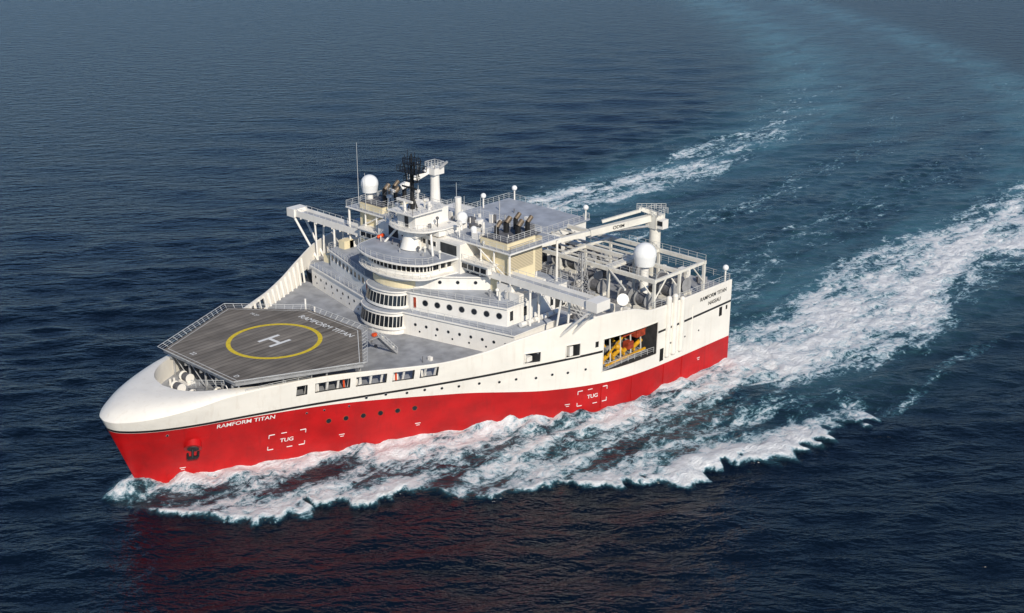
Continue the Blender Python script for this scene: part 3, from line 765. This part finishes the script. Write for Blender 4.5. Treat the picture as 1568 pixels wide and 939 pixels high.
f_bow *= 1-0.18*sm(22,34,X)*(1-sm(60,75,X))*sm(0.15,0.33,q)*(1-sm(0.45,0.6,q))
f_st = sm(-6,-2,X)*(1-sm(60,100,X))*np.exp(-((Y-hbw-0.5)/(2.2+0.03*np.clip(X,0,60)))**2)*(Y > 0)
shift = 0.0024*np.clip(X-215,0,None)**2
shift = np.where(X > 700, 0.0024*485**2+(X-700)*2.3, shift)
Yw = Y-shift
wob = 2.2*sn(X*0.5, Y*0.2, 11, 30)
aft = sm(84,100,X)
cen = -39.5+0.012*(X-100); wid = np.interp(X,[90,110,150,200,260,400],[12,17,17.5,15,13,14])
dd = (Yw-cen+wob)/wid
f_w = aft*np.exp(-np.abs(dd)**3)*np.interp(X,[90,150,220,300,420,900],[1.04,0.95,0.86,0.55,0.1,0.0])*(1+0.18*sn(X*0.3,Y,41,11))
cs_ = np.interp(X,[95,160,240],[38,51,56]); ws = np.interp(X,[95,160,240,400],[9,12,14,22])
ds = (Yw-cs_+wob)/ws
f_s = aft*np.exp(-np.abs(ds)**2.2)*np.interp(X,[95,160,200,260,330,450,900],[0.95,0.84,0.70,0.48,0.26,0.06,0])*(1+0.22*sn(X*0.3,Y,42,12))
f_m = aft*np.exp(-((Yw-20+wob*1.5)/9)**2)*np.interp(X,[95,130,220,300,420],[0.8,0.48,0.36,0.24,0.0])
f_m2 = aft*np.exp(-((Yw+8+wob*1.5)/12)**2)*np.interp(X,[95,130,220,300,420],[0.85,0.46,0.28,0.2,0.0])
f_x = np.exp(-((p-66-0.06*(X-94)+wob)/2.0)**2)*sm(92,100,X)*np.interp(X,[100,160,260],[0.5,0.3,0.0])
near = sm(97,100,X)*(1-sm(104,125,X))*(np.abs(Y) < 36)*0.85
foam = np.clip(np.maximum.reduce([f_bow,f_st,f_w,f_s,f_m,f_m2,f_x,near]),0,1.18)
wk = aft*sm(-64,-46,Yw)*(1-sm(56,72,Yw))
tint = wk*np.interp(X,[90,120,250,450,1200],[0.6,0.48,0.38,0.34,0.2])
tint = np.maximum(tint, aft*np.exp(-np.abs((Yw-cs_+2)/(ws*1.5))**2)*np.interp(X,[95,160,260,450,900],[1,1,0.95,0.75,0.4]))
tint = np.maximum(tint, aft*np.exp(-np.abs((Yw-cen-6)/(wid*1.5))**2)*np.interp(X,[95,160,260,450,900],[1,0.95,0.9,0.7,0.35]))
tint = np.maximum(tint, f_bow*0.5)
lump = sn(X,Y,21,3.0)*0.5+sn(X,Y,22,6)*0.5
Z *= 1-0.45*wk
Z += np.clip(foam,0,1)*(0.30*lump+0.15)*np.clip(2-sp,0,1)
Z += f_bow*np.exp(-((1-q)/0.18)**2)*0.7*np.interp(X,[-5,5,60,100],[0.6,1.1,0.8,0.2])
Z += inside*np.exp(-np.clip(q,0,9)*8)*np.interp(X,[-6,-1,4,10,30,46,52,58,70,100],[0.2,1.8,1.6,0.8,0.4,0.6,1.9,1.4,0.5,0.2])*(0.8+0.5*lump)
vv = np.stack([X.ravel(),Y.ravel(),Z.ravel()],1).astype(np.float32)
idx = np.arange(nx*ny).reshape(nx,ny)
fc = np.stack([idx[:-1,:-1].ravel(),idx[1:,:-1].ravel(),idx[1:,1:].ravel(),idx[:-1,1:].ravel()],1).astype(np.int32)
me = bpy.data.meshes.new('sea_water')
me.vertices.add(len(vv)); me.vertices.foreach_set('co', vv.ravel())
me.loops.add(fc.size); me.loops.foreach_set('vertex_index', fc.ravel())
me.polygons.add(len(fc)); me.polygons.foreach_set('loop_start', np.arange(0,fc.size,4,dtype=np.int32))
me.update(calc_edges=True)
for nme, arr in (('foam',foam),('tint',tint),('calm',wk*np.interp(X,[90,200,600],[0.2,0.5,0.5]))):
    at = me.attributes.new(nme,'FLOAT','POINT'); at.data.foreach_set('value', arr.ravel().astype(np.float32))
me.shade_smooth()
sea = bpy.data.objects.new('sea_water', me); scene.collection.objects.link(sea)

m, t, b = nt('sea_water_material')
L = t.links.new
tc = t.nodes.new('ShaderNodeTexCoord')
def mapping(rot, sc):
    mp0 = t.nodes.new('ShaderNodeMapping'); mp0.inputs['Rotation'].default_value = (0,0,rot); L(tc.outputs['Object'], mp0.inputs['Vector'])
    mp = t.nodes.new('ShaderNodeMapping'); mp.inputs['Scale'].default_value = sc; L(mp0.outputs['Vector'], mp.inputs['Vector']); return mp.outputs['Vector']
def noise(vec, scale, det, rough=0.55, dist=0.0):
    n = t.nodes.new('ShaderNodeTexNoise'); n.inputs['Scale'].default_value = scale; n.inputs['Detail'].default_value = det
    n.inputs['Roughness'].default_value = rough; n.inputs['Distortion'].default_value = dist; L(vec, n.inputs['Vector']); return n.outputs['Fac']
def math_(op, a, b_=None, c=None):
    n = t.nodes.new('ShaderNodeMath'); n.operation = op
    for i, v_ in enumerate((a,b_,c)):
        if v_ is None: continue
        if isinstance(v_, (int,float)): n.inputs[i].default_value = v_
        else: L(v_, n.inputs[i])
    return n.outputs[0]
def mrange(v_, a, b_, c=0, d=1, smooth=True):
    n = t.nodes.new('ShaderNodeMapRange'); n.interpolation_type = 'SMOOTHSTEP' if smooth else 'LINEAR'
    n.inputs['From Min'].default_value = a; n.inputs['From Max'].default_value = b_; n.inputs['To Min'].default_value = c; n.inputs['To Max'].default_value = d
    L(v_, n.inputs['Value']); return n.outputs['Result']
def attr(nm_):
    a = t.nodes.new('ShaderNodeAttribute'); a.attribute_name = nm_; return a.outputs['Fac']
af = attr('foam'); ati = attr('tint'); acalm = attr('calm')
w1 = noise(mapping(-base-0.15,(1,0.34,1)), 0.40, 4, 0.55, 0.3)
w2 = noise(mapping(-base+0.25,(1,0.42,1)), 1.0, 3, 0.6, 0.2)
hsum = math_('ADD', math_('MULTIPLY', w1, 0.95), math_('MULTIPLY', w2, 0.46))
hsum = math_('MULTIPLY', hsum, math_('SUBTRACT', 1.0, math_('MULTIPLY', acalm, 0.6)))
fs = mapping(0.0, (0.32,0.85,1))
fn1 = noise(fs, 0.35, 7, 0.66, 0.9); fn2 = noise(tc.outputs['Object'], 0.8, 7, 0.75, 0.7)
fnz = math_('ADD', math_('MULTIPLY', fn1, 0.52), math_('MULTIPLY', fn2, 0.48))
fv = math_('ADD', af, math_('MULTIPLY', math_('SUBTRACT', fnz, 0.5), 3.7))
fmask = math_('MULTIPLY', mrange(fv, 0.46, 0.76), mrange(af, 0.03, 0.15))
tn = noise(fs, 0.12, 6, 0.6, 0.6)
tf = math_('MULTIPLY', ati, mrange(tn, 0.3, 0.7, 0.3, 1.0))
tf = math_('MAXIMUM', tf, math_('MULTIPLY', mrange(fv, 0.15, 0.7), math_('MULTIPLY', mrange(af,0.03,0.3), 0.7)))
cmix = t.nodes.new('ShaderNodeMixRGB'); cmix.inputs['Color1'].default_value = (0.0016,0.0052,0.0125,1); cmix.inputs['Color2'].default_value = (0.06,0.165,0.20,1)
L(tf, cmix.inputs['Fac']); L(cmix.outputs['Color'], b.inputs['Base Color'])
b.inputs['Roughness'].default_value = 0.24; b.inputs['IOR'].default_value = 1.333
bp = t.nodes.new('ShaderNodeBump'); bp.inputs['Strength'].default_value = 1.0; bp.inputs['Distance'].default_value = 1.0
L(hsum, bp.inputs['Height']); L(bp.outputs['Normal'], b.inputs['Normal'])
fb = t.nodes.new('ShaderNodeBsdfPrincipled'); fb.inputs['Roughness'].default_value = 0.75
fb2 = t.nodes.new('ShaderNodeBump'); fb2.inputs['Strength'].default_value = 0.9; fb2.inputs['Distance'].default_value = 0.6
L(fv, fb2.inputs['Height']); L(fb2.outputs['Normal'], fb.inputs['Normal'])
fcol = t.nodes.new('ShaderNodeMixRGB'); fcol.inputs['Color1'].default_value = (0.30,0.50,0.58,1); fcol.inputs['Color2'].default_value = (0.93,0.94,0.94,1)
L(mrange(fv, 0.5, 1.05), fcol.inputs['Fac']); L(fcol.outputs['Color'], fb.inputs['Base Color'])
ms = t.nodes.new('ShaderNodeMixShader'); L(fmask, ms.inputs['Fac']); L(b.outputs['BSDF'], ms.inputs[1]); L(fb.outputs['BSDF'], ms.inputs[2])
L(ms.outputs['Shader'], t.nodes['Material Output'].inputs['Surface'])
me.materials.append(m)

# ------------------------------------------------------------------ light
sd = Vector((-0.46,-0.888,0)).normalized(); el = R(32)
world = bpy.data.worlds.new('World'); scene.world = world; world.use_nodes = True
wt = world.node_tree; bg = wt.nodes['Background']
sky = wt.nodes.new('ShaderNodeTexSky'); sky.sky_type = 'NISHITA'; sky.sun_disc = False
sky.sun_elevation = el; sky.sun_rotation = math.atan2(sd.x, sd.y)
sky.air_density = 1.0; sky.dust_density = 0.1; sky.ozone_density = 4.0
hue = wt.nodes.new('ShaderNodeMixRGB'); hue.blend_type = 'MULTIPLY'; hue.inputs['Fac'].default_value = 1.0
hue.inputs['Color2'].default_value = (0.72,0.83,0.98,1)
wt.links.new(sky.outputs[0], hue.inputs['Color1']); wt.links.new(hue.outputs['Color'], bg.inputs['Color'])
bg.inputs['Strength'].default_value = 0.098
sl = bpy.data.lights.new('sun','SUN'); sl.energy = 4.3; sl.angle = R(0.6); sl.color = (1.0,0.92,0.79)
so = bpy.data.objects.new('sun', sl); scene.collection.objects.link(so)
sv = Vector((sd.x*math.cos(el), sd.y*math.cos(el), math.sin(el)))
so.rotation_euler = (-sv).to_track_quat('-Z','Y').to_euler(); so.location = sv*300

# ------------------------------------------------------------------ camera
cam = bpy.data.cameras.new('camera'); cam.sensor_width = 36; cam.lens = 2000/1568*36; cam.clip_end = 30000; cam.clip_start = 1
cob = bpy.data.objects.new('camera', cam); scene.collection.objects.link(cob)
cob.location = (-86.64,-157.18,92)
pt = R(20.5)
dv = Vector((0.7278*math.cos(pt), 0.6858*math.cos(pt), -math.sin(pt)))
cob.rotation_euler = dv.to_track_quat('-Z','Y').to_euler()
scene.camera = cob
scene.view_settings.view_transform = 'Standard'; scene.view_settings.look = 'None'; scene.view_settings.exposure = 0
